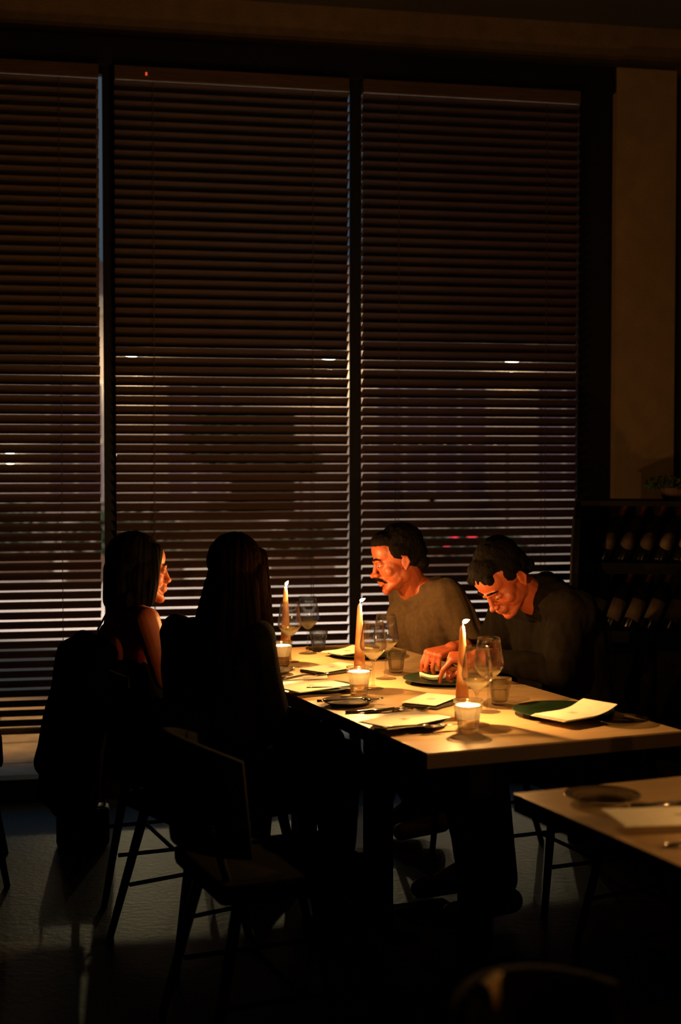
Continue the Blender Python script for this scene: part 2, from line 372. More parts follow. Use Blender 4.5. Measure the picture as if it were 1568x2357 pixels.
for (x, z, p) in [(-3.05, 2.92, 130), (-.17, 2.9, 150), (2.5, 2.87, 60)]:
    l_ = {-3.05: 'glowing wall lantern across the street, seen above the bob-haired woman', -.17: 'glowing wall lantern across the street, nearest the middle mullion', 2.5: 'smaller glowing wall lantern across the street behind the right blind'}[x]
    t = thing('wall_lantern', l_, 'lamp', (x, FY-.22, z), 0, 'lanterns on the building across the street')
    b = nb(); box(b, (0, .16, .06), (.08, .12, .18)); tube(b, [(0,.12,.1),(0,.04,.19),(0,-.0,.15)], .012); obj('bracket', b, M['steel'], t)
    b = nb(); ell(b, (0, 0, 0), (.085, .085, .085)); shade(obj('bulb', b, M['lantern'], t))
    b = nb(); lathe(b, [(.0,.16),(.05,.15),(.12,.10),(.125,.095),(.04,.13),(0,.135)], 20); obj('lamp_shade', b, M['steel'], t)
    b = nb(); tube(b, [(0,.12,.15),(0,.10,.5),(0,.0,.55)], .010); obj('reflection_arm', b, M['steel'], t)  # added arm that carries the imitated reflection
    b = nb(); ell(b, (0,0,.55), (.055,.055,.055)); shade(obj('bulb_reflection', b, M['lantern_refl'], t))  # glowing ball put in as the lantern's reflection in the double glazing
    lp = lamp('lantern_light', 'POINT', (x, FY-.42, z-.2), p, (1, .8, .42), .06)
for (x, z, rr, l_) in [(1.32, 4.02, .06, 'tiny high lamp across the street, in the upper half of the right blind'), (-4.85, 1.50, .07, 'low round lamp across the street, seen through the leftmost blind')]:
    t = thing('street_bulb', l_, 'lamp', (x, FY-.16, z))
    b = nb(); ell(b, (0,0,0), (rr,rr,rr)); shade(obj('bulb', b, M['lantern'], t))
    b = nb(); tube(b, [(0,.16,-.02),(0,.06,-.05),(0,0,-rr)], .012, 8); obj('bracket', b, M['steel'], t)
# string of amber bulbs along the terrace front
t = thing('string_light', 'string of small amber bulbs above the terrace across the street', 'lights', (1.1, 17, 0))
b = nb(); tube(b, [(-.9,0,0),(-.9,0,1.66)], .012, 8); tube(b, [(.9,0,0),(.9,0,1.66)], .012, 8); obj('post', b, M['steel'], t)
b = nb(); tube(b, [(-.9+.15*i, 0, 1.66 - .03*math.sin(PI*(i%6)/6)) for i in range(13)], .006, 6); obj('cable', b, M['steel'], t)
b = nb(); ell(b, (0, 0, 0), (.03, .03, .03), sub=2); bme = mesh(b); bme.materials.append(M['amber'])
for i in range(1, 12, 2):
    o = bpy.data.objects.new('bulb', bme); C.objects.link(o); o.parent = t; o.location = (-.9+.15*i, 0, 1.615)
def foliage(bm, n, c, r, size):
    for _ in range(n):
        d = V((random.gauss(0,1), random.gauss(0,1), random.gauss(0,1))).normalized()*random.uniform(.3, 1)**.5
        p = V(c) + V((d.x*r[0], d.y*r[1], d.z*r[2])); a = V((random.gauss(0,1),random.gauss(0,1),random.gauss(0,1))).normalized(); e = a.orthogonal().normalized()
        q = [p - a*size, p + e*size*.45, p + a*size, p - e*size*.45]
        bm.faces.new([bm.verts.new(k) for k in q])
for (x, y, z, r, s, lab) in [(-1.55, 18.6, 1.75, (.55,.4,.45), 'tree', 'dark potted tree across the street between the two bright lanterns'),
                        (-.55, 19.2, 1.45, (.3,.3,.22), 'tree', 'small dark potted tree just right of the larger one across the street')]:
    t = thing('potted_tree', lab, 'tree', (x, y, 0))
    b = nb(); foliage(b, 900, (0,0,z), r, .07); tag(obj('foliage', b, M['hedge'], t), kind='stuff')
    b = nb(); tube(b, [(0,0,.3),(.02,0,.8),(0,0,z)], [.03,.025,.015], 8); obj('trunk', b, M['bark'], t)
    b = nb(); lathe(b, [(0,0),(.16,0),(.2,.36),(.18,.36),(.15,.3),(0,.3)], 20); obj('pot', b, M['pot'], t)
for (x, y, wd, h, fl, lab) in [(-4.85, 17.5, 1.5, .95, 0, 'leafy dark hedge planter across the street, furthest left'), (-2.6, 17.2, .8, .80, 0, 'leafy dark hedge planter behind the bob-haired woman\'s head'),
                         (-.45, 17.0, .45, .62, 0, 'low leafy planter across the street beside the middle mullion'), (1.55, 17.3, .85, .60, 1, 'leafy planter with red flowers across the street between the two men\'s heads')]:
    t = thing('planter', lab, 'planter', (x, y, 0), 0, 'planters across the street')
    b = nb(); box(b, (0,0,.17), (wd*1.7, .35, .34), bev=.01); obj('trough', b, M['pot'], t)
    b = nb(); foliage(b, int(900*wd), (0,0,.3+(h-.3)*.45), (wd, .25, (h-.3)*.75), .07); tag(obj('foliage', b, M['hedge'], t), kind='stuff')
    if fl:
        for k in range(7):
            b = nb()
            for q in range(5): ell(b, (.02*math.cos(q*1.257), 0, .02*math.sin(q*1.257)), (.016,.008,.016), sub=1)
            ell(b, (0,-.005,0), (.01,.01,.01), sub=1)
            o = obj('flower', b, M['red'], t); o.location = (random.uniform(-.75,.75), -.24, random.uniform(.3,.56))

# ---------------------------------------------------------------- tables
def table(name_label, u0, v0, lenv, ph, wid=.76, ped=.31):
    ctr = T(u0+wid/2, v0+lenv/2)
    t = thing('dining_table', name_label, 'table', ctr, TA, 'dining tables in the candlelit row')
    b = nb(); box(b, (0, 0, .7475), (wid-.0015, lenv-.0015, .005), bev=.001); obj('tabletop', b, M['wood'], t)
    b = nb(); box(b, (0, 0, .7275), (wid-.0015, lenv-.0015, .0349)); obj('apron', b, M['woodedge_shade'], t)
    px = ped-wid/2
    b = nb(); box(b, (px, 0, .37), (.075, .075, .68), bev=.004); obj('pedestal', b, M['steel'], t)
    b = nb(); box(b, (px, 0, .702), (.4, .06, .016)); box(b, (px, 0, .702), (.06, .4, .016)); obj('top_bracket', b, M['steel'], t)
    b = nb(); box(b, (px, 0, .016), (.5, .07, .03), bev=.006); box(b, (px, 0, .017), (.07, .5, .031), bev=.006); obj('foot_plate', b, M['steel'], t)
    return t
table('oak dining table nearest the camera in the row, under the front candle', 0, 0, .66, 0)
table('oak dining table in the middle of the row, under the middle candle', 0, .66, .66, 0)
table('oak dining table furthest back in the row, under the rear candle', 0, 1.32, .66, 0)
table('separate oak dining table in the right foreground, mostly out of frame', -.012, -1.17, .72, 0, .80, .40)
ZT = .7502

def at_xy(X, Y, z=ZT): return V((X, Y, z))
# ---------------------------------------------------------------- candles
tapers = []
def taper(loc, label, lean, power=17, H=.262):
    t = thing('taper_candle', label, 'candle', loc, 0, 'tall taper candles')
    k_ = H/.262
    b = nb(); lathe(b, [(0,0),(.0215,0),(.0215,.004),(.0205,.03*k_),(.017,.09*k_),(.0135,.15*k_),(.0098,.21*k_),(.0075,.245*k_),(.0058,H-.005),(.0035,H),(0,H-.001)], 28)
    shade(obj('wax_body', b, M['taper'], t))
    b = nb(); tube(b, [(0,0,H-.003),(.001,0,H+.005),(.005*lean,0,H+.011)], .0011, 6); obj('wick', b, M['wick'], t)
    b = nb(); lathe(b, [(0,-.006),(.0035,-.004),(.0052,.0),(.0048,.005),(.003,.009),(.0012,.0125),(0,.0145)], 16)
    bmesh.ops.rotate(b, verts=b.verts, cent=(0,0,0), matrix=Matrix.Rotation(R(68*lean), 3, 'Y'))
    f = shade(obj('flame', b, M['flame'], t)); f.location = (.006*lean, -.001, H+.0115)
    lamp('candle_light', 'POINT', V(loc)+V((.0105*lean+(1-lean)*.002, -.002, H-.001+(1-lean)*.010)), power, CANDLE, .0045)
    return t
taper(at_xy(.338, 3.92), 'front taper candle, tall terracotta wax with flame leaning right', 1)
taper(at_xy(.061, 4.52), 'middle taper candle, tall terracotta wax with flame leaning right', .95)
taper(at_xy(-.199, 5.12), 'rear taper candle by the long-haired woman, tall terracotta wax', .5)

def flutes(n=10, z0=.012, z1=.056, amp=.035):
    def f(a, z, r):
        k = 1 if z0+.006 < z < z1-.006 else 0
        return 1 + amp*k*(abs(math.cos(n*a/2))-.6)
    return f
def tumbler_mesh(scale=1.0):
    b = nb(); s = scale
    outer = [(0,0),(.024,0),(.0262,.003),(.0268,.008),(.0275,.014),(.0285,.022),(.030,.035),(.0315,.048),(.0325,.053),(.036,.058),(.0372,.066),(.0385,.078),(.0397,.088)]
    inner = [(.0385,.0882),(.0368,.078),(.0352,.066),(.0338,.057),(.0298,.048),(.0282,.035),(.0265,.022),(.0245,.012),(.018,.0095),(0,.009)]
    lathe(b, [(r*s, z*s) for r, z in outer+inner], 60, flutes(10, .012*s, .054*s))
    m = mesh(b, 'tumbler', True); m.materials.append(M['cut']); return m
TM = tumbler_mesh(); TM2 = tumbler_mesh(.9)
def votive(loc, label, power=8):
    t = thing('votive_candle', label, 'candle', loc, random.uniform(0, 1), 'votive candles in fluted tumblers')
    o = bpy.data.objects.new('tumbler', TM); C.objects.link(o); o.parent = t
    b = nb(); lathe(b, [(0,.036),(.0262,.036),(.0318,.056),(.0335,.062),(.0348,.0735),(.0325,.0735),(.0315,.062),(.0295,.054),(.02,.049),(0,.048)], 36)
    shade(obj('wax', b, M['wax'], t))
    b = nb(); lathe(b, [(0,-.005),(.003,-.003),(.0042,.001),(.003,.006),(.0012,.011),(0,.013)], 14); f = shade(obj('flame', b, M['flame'], t)); f.location = (0, 0, .059)
    b = nb(); tube(b, [(0,0,.047),(0,0,.056)], .001, 6); obj('wick', b, M['wick'], t)
    lamp('votive_light', 'POINT', V(loc)+V((0, 0, .062)), power, CANDLE, .006)
    return t
votive(at_xy(.338, 3.735), 'front votive candle in a fluted tumbler before the front taper')
votive(at_xy(.057, 4.335), 'middle votive candle in a fluted tumbler before the middle taper')
votive(at_xy(-.207, 4.945), 'rear votive candle in a fluted tumbler beside the long-haired woman')

# wine glasses and water tumblers
def goblet():
    b = nb()
    prof = [(0,0),(.030,.0005),(.0345,.001),(.0345,.0018),(.022,.004),(.009,.008),(.0045,.014),(.0034,.03),(.0033,.06),(.0036,.078),(.006,.088),(.0155,.098),(.030,.112),(.0405,.127),(.0428,.137),(.0415,.150),(.0375,.175),(.0335,.2),(.0318,.2145)]
    prof += [(.0308,.2145),(.0325,.2),(.0366,.175),(.0405,.150),(.0417,.137),(.0393,.128),(.029,.114),(.0145,.100),(.004,.093),(0,.092)]
    lathe(b, prof, 40); m = mesh(b, 'goblet', True); m.materials.append(M['glass']); return m
GM = goblet()
b = nb(); lathe(b, [(0,.0935),(.004,.0942),(.0142,.1010),(.0286,.1150),(.0355,.1232),(.0350,.1234),(0,.1234)], 36); WM = mesh(b, 'wine', True); WM.materials.append(M['wine'])  # pale fill standing in for the bright table refracted in the bowl
def wineglass(loc, label, fill=True):
    t = thing('wine_glass', label, 'glass', loc, 0, 'stemmed wine glasses')
    o = bpy.data.objects.new('glass_bowl_and_stem', GM); C.objects.link(o); o.parent = t
    if fill: o = bpy.data.objects.new('wine', WM); C.objects.link(o); o.parent = t; o.scale = (1,1,1)  # the fill imitates refracted light low in the bowl
    return t
wineglass(at_xy(.372, 3.845), 'front wine glass, directly behind the front votive candle')
wineglass(at_xy(.424, 4.04), 'wine glass standing between front taper and man\'s water tumbler', True)
wineglass(at_xy(.103, 4.455), 'wine glass directly right of the middle taper candle')
wineglass(at_xy(.150, 4.66), 'wine glass behind the middle pair, against the man in the olive tee')
wineglass(at_xy(-.182, 5.05), 'wine glass crossing the rear taper candle')
wineglass(at_xy(-.122, 5.27), 'rearmost wine glass, right of the rear taper candle')
def tumbler(loc, label):
    t = thing('water_tumbler', label, 'glass', loc, random.uniform(0, 1), 'water tumblers on the right of the table')
    o = bpy.data.objects.new('tumbler', TM2); C.objects.link(o); o.parent = t
    b = nb(); lathe(b, [(0,.0084),(.016,.0088),(.0217,.011),(.0236,.02),(.0252,.031),(.0266,.0425),(.0266,.0428),(0,.0428)], 30); shade(obj('water', b, M['glass'], t))
tumbler(at_xy(.470, 4.165), 'fluted water tumbler in front of the dark-shirted man')
tumbler(at_xy(.189, 4.80), 'fluted water tumbler in front of the moustached man')
tumbler(at_xy(-.083, 5.33), 'fluted water tumbler at the far end of the table')

# plates
def plate(loc, rad, m, name, label, grp, h=.014):
    b = nb(); lathe(b, [(0,0),(rad*.6,0),(rad*.66,.002),(rad*.97,h),(rad,h+.0012),(rad*.985,h+.0025),(rad*.66,.005),(rad*.58,.0035),(0,.0035)], 56)
    o = shade(obj(name, b, m, None, loc)); return tag(o, label, 'plate', grp)
gp = 'dark green dinner plates'
plate(T(.59,.33,ZT), .145, M['green'], 'dinner_plate', 'dark green plate carrying a curled menu at the empty right place', gp)
plate(T(.545,.98,ZT), .14, M['green'], 'dinner_plate', 'dark green plate under the dark-shirted man\'s hands', gp)
plate(T(.55,1.65,ZT), .14, M['green'], 'dinner_plate', 'dark green plate before the moustached man at the table end', gp)
plate(T(.112,.348,ZT), .105, M['green'], 'dinner_plate', 'dark green plate under the menu at the front left place', gp)
plate(T(.112,.985,ZT), .105, M['green'], 'dinner_plate', 'dark green plate under the menu beside the long-haired woman', gp)
plate(T(.115,1.67,ZT), .105, M['green'], 'dinner_plate', 'dark green plate before the bob-haired woman, mostly hidden', gp)
gs = 'small glass side plates'
plate(T(.088,.715,ZT), .078, M['smoke'], 'side_plate', 'small dark side plate left of the middle votive candle', gs, .012)
plate(T(.085,1.375,ZT), .075, M['smoke'], 'side_plate', 'small dark side plate in front of the rear votive candle', gs, .012)
plate(T(.665,.155,ZT), .078, M['dish'], 'side_plate', 'small clear glass side plate at the right corner of the table', gs, .012)
plate(at_xy(.555, 2.985), .082, M['dish'], 'side_plate', 'small clear glass side plate on the foreground table', gs, .012)

# menus: curled sheets with real thickness
def sheet(loc, w_, h_, rotz, label, cat='menu', curl=.0, tilt=0, m='paper', pages=1, name='menu_card', prnt=True, grp='folded paper menus', base=.0):
    b = nb(); n = 14
    rows = []
    for k in range(n+1):
        x = (k/n-.5)*w_; zc = curl*max(0, 2*k/n-1)**2 + tilt*(x+w_/2)
        rows.append((x, zc))
    for pg in range(pages):
        off = pg*.0022; sx_ = pg*.003
        up = [[b.verts.new((x+sx_, e*h_/2 - sx_, zc+off+.0010+base)) for e in (-1,1)] for x, zc in rows]; lo_ = [[b.verts.new((x+sx_, e*h_/2 - sx_, zc+off+base)) for e in (-1,1)] for x, zc in rows]
        for k in range(n):
            b.faces.new((up[k][0], up[k+1][0], up[k+1][1], up[k][1])); b.faces.new((lo_[k][0], lo_[k][1], lo_[k+1][1], lo_[k+1][0]))
            for e in (0,1): b.faces.new((up[k][e], lo_[k][e], lo_[k+1][e], up[k+1][e]))
        for k in (0, n): b.faces.new((up[k][0], up[k][1], lo_[k][1], lo_[k][0]))
    t = thing(name, label, cat, loc, rotz, grp)
    obj('sheet', b, M[m], t)
    if prnt:
        zz = tilt*(w_/2) + (pages-1)*.0022+.0012+base+ curl*.02
        b = nb()
        for j, L in enumerate((.05, .034, .042)): box(b, (.0, (j-1)*.008, zz+.0008), (L*.5, .0016, .0004))
        obj('printed_mark', b, M['print'], t)
    return t
P = ZT + .0150
sheet(at_xy(.172,3.82,P), .215, .14, R(43), 'cream menu on the plate at the front left place', pages=2, tilt=.015)
sheet(at_xy(-.090,4.395,P), .20, .15, R(36), 'cream menu on the plate beside the long-haired woman', pages=2, tilt=.02)
sheet(at_xy(.64,3.89,P+.004), .20, .125, R(38), 'curled cream menu on the green plate at the empty right place', curl=.022, pages=3)
sheet(T(.49,1.68,P), .15, .12, TA+R(20), 'cream menu on the rearmost green plate by the moustached man', curl=.01, pages=2)
sheet(at_xy(.268,4.17,ZT+.001), .17, .11, R(60), 'cream folded menu lying between the front and middle tapers', pages=1, base=.012, tilt=.02)
sheet(at_xy(-.03,4.83,ZT+.001), .19, .12, R(46), 'cream folded menu lying between middle and rear tapers', pages=1, base=.010, tilt=.02)
sheet(T(.19,1.235,ZT+.0007), .08, .10, TA+R(-20), 'small triangular cream paper slip behind the middle votive', pages=1, tilt=.05, prnt=False)
sheet(at_xy(.672, 2.79, ZT+.016), .28, .135, R(9), 'large cream menu on the foreground table, running out of frame', pages=2, tilt=-.01, curl=.012)
def napkin(loc, w_, h_, rotz, label):
    me = clay([('e', (0,0,.004), (w_/2, h_/2, .006)), ('c', (-w_/2+.01,-h_/2+.01,.005), (w_/2-.01,-h_/2+.012,.005), .005, .005), ('c', (-w_/2+.01,h_/2-.01,.005), (w_/2-.01,h_/2-.01,.005), .005, .005),
               ('c', (-w_/2+.01,-h_/2+.01,.005), (-w_/2+.01,h_/2-.01,.005), .005, .005), ('c', (w_/2-.01,-h_/2+.01,.005), (w_/2-.01,h_/2-.01,.005), .005, .005)], .003, 4)
    for v in me.vertices: v.co.z = max(v.co.z, .0)
    return tag(obj('cloth_napkin', me, M['napkin'], None, loc, rotz), label, 'napkin', 'dark cloth napkins')
napkin(at_xy(.272,4.165), .18, .13, R(58), 'dark cloth napkin under the menu between front and middle tapers')
napkin(at_xy(-.028,4.825), .20, .14, R(44), 'dark cloth napkin under the menu between middle and rear tapers')

# cutlery
def knife_mesh():
    b = nb(); L = [(-.11,.007,.004),(-.09,.0085,.0045),(-.03,.007,.004),(-.01,.005,.003),(.0,.008,.0018),(.06,.010,.0014),(.09,.008,.0012),(.107,.002,.001)]
    r = []
    for x, hw, ht in L: r.append([b.verts.new((x, y*hw, ht*.9+z*ht*.8)) for y, z in ((-1,0),(-.6,1),(.6,1),(1,0),(.6,-1),(-.6,-1))])
    for a, c in zip(r, r[1:]):
        for k in range(6): b.faces.new((a[k], a[(k+1)%6], c[(k+1)%6], c[k]))
    b.faces.new(r[0]); b.faces.new(r[-1]); m = mesh(b, 'knife', True); m.materials.append(M['cutlery']); return m
def fork_mesh():
    b = nb(); pts = [(-.10,0,.004),(-.06,0,.0045),(0,0,.009),(.03,0,.010),(.045,0,.007)]
    tube(b, pts, [.0055,.0045,.003,.003,.008], 8)
    for y in (-.0085,-.0028,.0028,.0085): tube(b, [(.042,y*.9,.007),(.06,y,.004),(.085,y,.006),(.098,y,.010)], [.0022,.002,.0016,.0009], 6)
    bmesh.ops.scale(b, vec=(1,1,.8), verts=b.verts); m = mesh(b, 'fork', True); m.materials.append(M['cutlery']); return m
def spoon_mesh():
    b = nb(); tube(b, [(-.10,0,.004),(-.06,0,.0045),(0,0,.010),(.045,0,.008)], [.0055,.0045,.003,.003], 8)
    n = 14; rings = []
    for i in range(6):
        q = i/5; rings.append([b.verts.new((.068+.027*q*math.cos(2*PI*k/n), .018*q*math.sin(2*PI*k/n), .0025+.0075*q*q)) for k in range(n)] if i else [b.verts.new((.068,0,.0025))])
    for k in range(n): b.faces.new((rings[0][0], rings[1][k], rings[1][(k+1)%n]))
    for a, c in zip(rings[1:], rings[2:]):
        for k in range(n): b.faces.new((a[k], c[k], c[(k+1)%n], a[(k+1)%n]))
    m = mesh(b, 'spoon', True); m.materials.append(M['cutlery']); return m
KN, FK, SP = knife_mesh(), fork_mesh(), spoon_mesh()
def cut(me, nm, loc, rot, label, tiltx=0, ry=0):
    o = bpy.data.objects.new(nm, me); C.objects.link(o); o.location = loc; o.rotation_euler = (tiltx, ry, rot)
    tag(o, label, {'table_knife':'knife','table_fork':'fork','table_spoon':'spoon'}[nm], 'cutlery on the tables')
cut(KN, 'table_knife', at_xy(.225,3.735,ZT+.0155), R(20), 'table knife lying across the front edge of the front left plate')
cut(FK, 'table_fork', at_xy(.185,3.705,ZT+.0150), R(16), 'table fork beside the knife on the front left plate')
cut(SP, 'table_spoon', T(.175,.548,ZT), TA+R(-10), 'table spoon behind the front left menu, bowl pointing right')
cut(FK, 'table_fork', T(.125,.570,ZT), TA+R(-6), 'table fork next to the spoon behind the front left menu')
cut(KN, 'table_knife', T(.150,.905,ZT+.0145), TA+R(-18), 'table knife in front of the menu beside the long-haired woman')
cut(FK, 'table_fork', T(.10,.72,ZT+.0085), TA+R(-14), 'table fork resting on the small dark side plate')
cut(SP, 'table_spoon', T(.15,1.235,ZT+.001), TA+R(10), 'table spoon behind the menu beside the long-haired woman')
cut(KN, 'table_knife', T(.13,1.50,ZT), TA+R(-14), 'table knife behind the rear votive candle')
cut(SP, 'table_spoon', at_xy(.665, 2.905, ZT), R(14), 'table spoon behind the large foreground menu')
cut(FK, 'table_fork', at_xy(.70, 2.94, ZT), R(10), 'table fork behind the large foreground menu')
cut(KN, 'table_knife', at_xy(.715, 2.635, ZT), R(10), 'table knife in front of the large foreground menu')
# the foreground table's own candle, just outside the frame
taper(at_xy(.89, 2.76), 'burnt-down taper candle on the foreground table beyond the right edge', .3, 3.2, .12)
# small pale paper boat on the plate between the hands
b = nb(); n = 12
R_ = []
for k in range(n+1):
    x = (k/n-.5)*.085; wdt = .022*math.cos((k/n-.5)*2.6); zz = .012*(2*k/n-1)**2
    R_.append([b.verts.new((x, y*wdt, zz + abs(y)*.016 + th)) for th in (0,.0012) for y in (-1,-.5,0,.5,1)])
for a, c in zip(R_, R_[1:]):
    for k in range(4):
        b.faces.new((a[k], a[k+1], c[k+1], c[k])); b.faces.new((a[5+k], c[5+k], c[6+k], a[6+k]))
    b.faces.new((a[0], c[0], c[5], a[5])); b.faces.new((a[4], a[9], c[9], c[4]))
for a in (R_[0], R_[-1]): b.faces.new((a[0],a[1],a[2],a[3],a[4],a[9],a[8],a[7],a[6],a[5]))
tag(shade(obj('paper_boat', b, M['paper'], None, V((.298, 4.565, ZT+.006)), R(-14))), 'small cream curved paper held between the dark-shirted man\'s fingertips', 'paper')

# ---------------------------------------------------------------- chairs
def chair(loc, rz, label, back='uphol', hoop=False, seatm='uphol'):
    t = thing('dining_chair', label, 'chair', loc, rz, 'dining chairs around the tables')   # faces local +X
    b = nb(); box(b, (0,0,.435), (.43,.42,.05), bev=.018); shade(obj('seat', b, M[seatm], t))
    for sx_ in (1,-1):
        for sy_ in (1,-1):
            b = nb(); tube(b, [(sx_*.15, sy_*.15, .415), (sx_*.225 - (.02 if sx_ < 0 else 0), sy_*.215, .0)], [.016,.011], 10); shade(obj('leg', b, M['steel'], t))
    b = nb(); tube(b, [(.19,.19,.16),(-.19,.19,.16)], .007, 8); tube(b, [(.19,-.19,.16),(-.19,-.19,.16)], .007, 8); tube(b, [(0,-.19,.16),(0,.19,.16)], .007, 8); obj('stretcher', b, M['steel'], t)
    if hoop:
        b = nb(); tube(b, [(-.18+.0*0, y_, z_) for y_, z_ in [(-.19,.43)]] + [(-.21-.05*math.sin(a_)*.6, -.2*math.cos(a_), .55+.27*math.sin(a_)) for a_ in [PI*i/12 for i in range(13)]] + [(-.18,.19,.43)], .012, 10)
        shade(obj('back_hoop', b, M[back], t))
        for y_ in (-.08, 0, .08):
            b = nb(); tube(b, [(-.18, y_*.8, .44), (-.235, y_, .80-abs(y_)*.4)], .006, 8); obj('spindle', b, M[back], t)
    else:
        b = nb(); n = 12; fr = []; 
        for i in range(n+1):
            a_ = R(-62 + 124*i/n); rr = .245; fr.append([(-.02 - rr*math.cos(a_) + o_*math.cos(a_), (rr-o_)*math.sin(a_), z_ - .04*(abs(a_)**2)*(1 if z_ > .7 else 0)) for o_ in (0,.028) for z_ in (.52,.66,.80)])
        vv = [[b.verts.new(V(p) + V((-.10*(p[2]-.45), 0, 0))) for p in f] for f in fr]
        for a, c in zip(vv, vv[1:]):
            for k in (0,1): b.faces.new((a[k],a[k+1],c[k+1],c[k])); b.faces.new((a[3+k],c[3+k],c[4+k],a[4+k]))
            b.faces.new((a[2],a[5],c[5],c[2])); b.faces.new((a[0],c[0],c[3],a[3]))
        for a in (vv[0], vv[-1]): b.faces.new((a[0],a[3],a[4],a[5],a[2],a[1]))
        shade(obj('backrest', b, M[back], t))
        for y_ in (-.15,.15):
            b = nb(); tube(b, [(-.17,y_,.42),(-.225,y_*1.05,.60)], .010, 8); obj('back_support', b, M['steel'], t)
    return t
chair(T(-.23,1.66), TA, 'dark chair under the bob-haired woman')
chair(T(-.24,.99), TA+R(12), 'dark chair under the long-haired woman')
chair(T(1.02,.99), TA+PI, 'dark chair under the man in the dark shirt')
chair(T(1.02,1.80), TA+PI, 'dark chair under the moustached man')
chair(T(.98,.30), TA+PI+R(6), 'empty olive hoop-backed chair at the right of the front table', 'olive', True)
chair(T(-.30,.26), TA, 'empty dark chair pulled up at the front left place')
chair(V((-1.42, 5.0, 0)), R(14), 'empty dark chair cut by the left edge of the picture')
CH = chair(V((.425, 1.665, 0)), R(-28), 'empty dark chair beside the foreground table, low in the picture')
# made-up tan cloth corner standing in for a small lit patch on that backrest
b = nb(); n = 8
g = [[b.verts.new((.0025*math.sin(5*i/n+j*.5), (i/n-.5)*.050*(1-j/n*.94), -.038*j/n)) for i in range(n+1)] for j in range(n+1)]
for j in range(n):
    for i in range(n): b.faces.new((g[j][i], g[j][i+1], g[j+1][i+1], g[j+1][i]))
bmesh.ops.solidify(b, geom=b.faces[:], thickness=.002)
box(b, (-.005, 0, .0015), (.010, .050, .003))
q_ = Matrix.Translation((.425, 1.665, 0)) @ Matrix.Rotation(R(-28), 4, 'Z') @ V((-.262, .012, .803))
nk = tag(obj('lit_patch_cloth', b, M['tan'], None, q_, R(-28)), 'tan cloth corner standing in for a small lit patch, on the low foreground chair back', 'napkin')
table('unseen oak dining table added beyond the foreground table to carry the extra candle', -.012, -1.90, .72, 0, .80, .40)  # added out of view, only carries the extra candle
taper(T(.22, -1.45, ZT), 'unseen taper candle added at the lower right to light the tan cloth corner', 1, 6, .14)  # extra candle added out of frame to light the tan cloth

# coat draped on the left chair, and a bag on the floor
cb = T(-.60, 1.66, 0)
def cw(u, v, z): return T(u + .10, v - .03, z)
me = clay([('c', cw(-.56,1.50,.83), cw(-.56,1.84,.83), .045, .045), ('c', cw(-.60,1.48,.80), cw(-.66,1.40,.40), .05, .06), ('c', cw(-.61,1.60,.80), cw(-.67,1.58,.34), .055, .065),
           ('c', cw(-.61,1.72,.80), cw(-.68,1.74,.34), .055, .065), ('c', cw(-.60,1.84,.80), cw(-.66,1.92,.40), .05, .06), ('c', cw(-.63,1.47,.55), cw(-.64,1.86,.55), .05, .05), ('c', cw(-.645,1.42,.42), cw(-.655,1.90,.42), .05, .05)],
          .008, 5, None, lambda c: .007*noise.noise(V((c.x*26, c.y*26, c.z*4))))
tag(obj('draped_coat', me, M['black'], None, cw(-.62,1.66,.3), 0, world=True), 'long black coat draped over the bob-haired woman\'s chair', 'coat')
t = thing('handbag', 'small brown leather handbag on the floor under the draped coat', 'bag', V((-.985, 5.38, 0)), R(10))
b = nb(); box(b, (0,0,.078), (.20,.10,.15), bev=.02); shade(obj('bag_body', b, M['bag'], t))
b = nb(); box(b, (0,-.053,.115), (.19,.008,.07), bev=.003); obj('flap', b, M['bag'], t)
b = nb(); tube(b, [(-.085,0,.145),(-.07,0,.2),(0,.0,.235),(.07,0,.2),(.085,0,.145)], .005, 8); obj('strap', b, M['bag'], t)

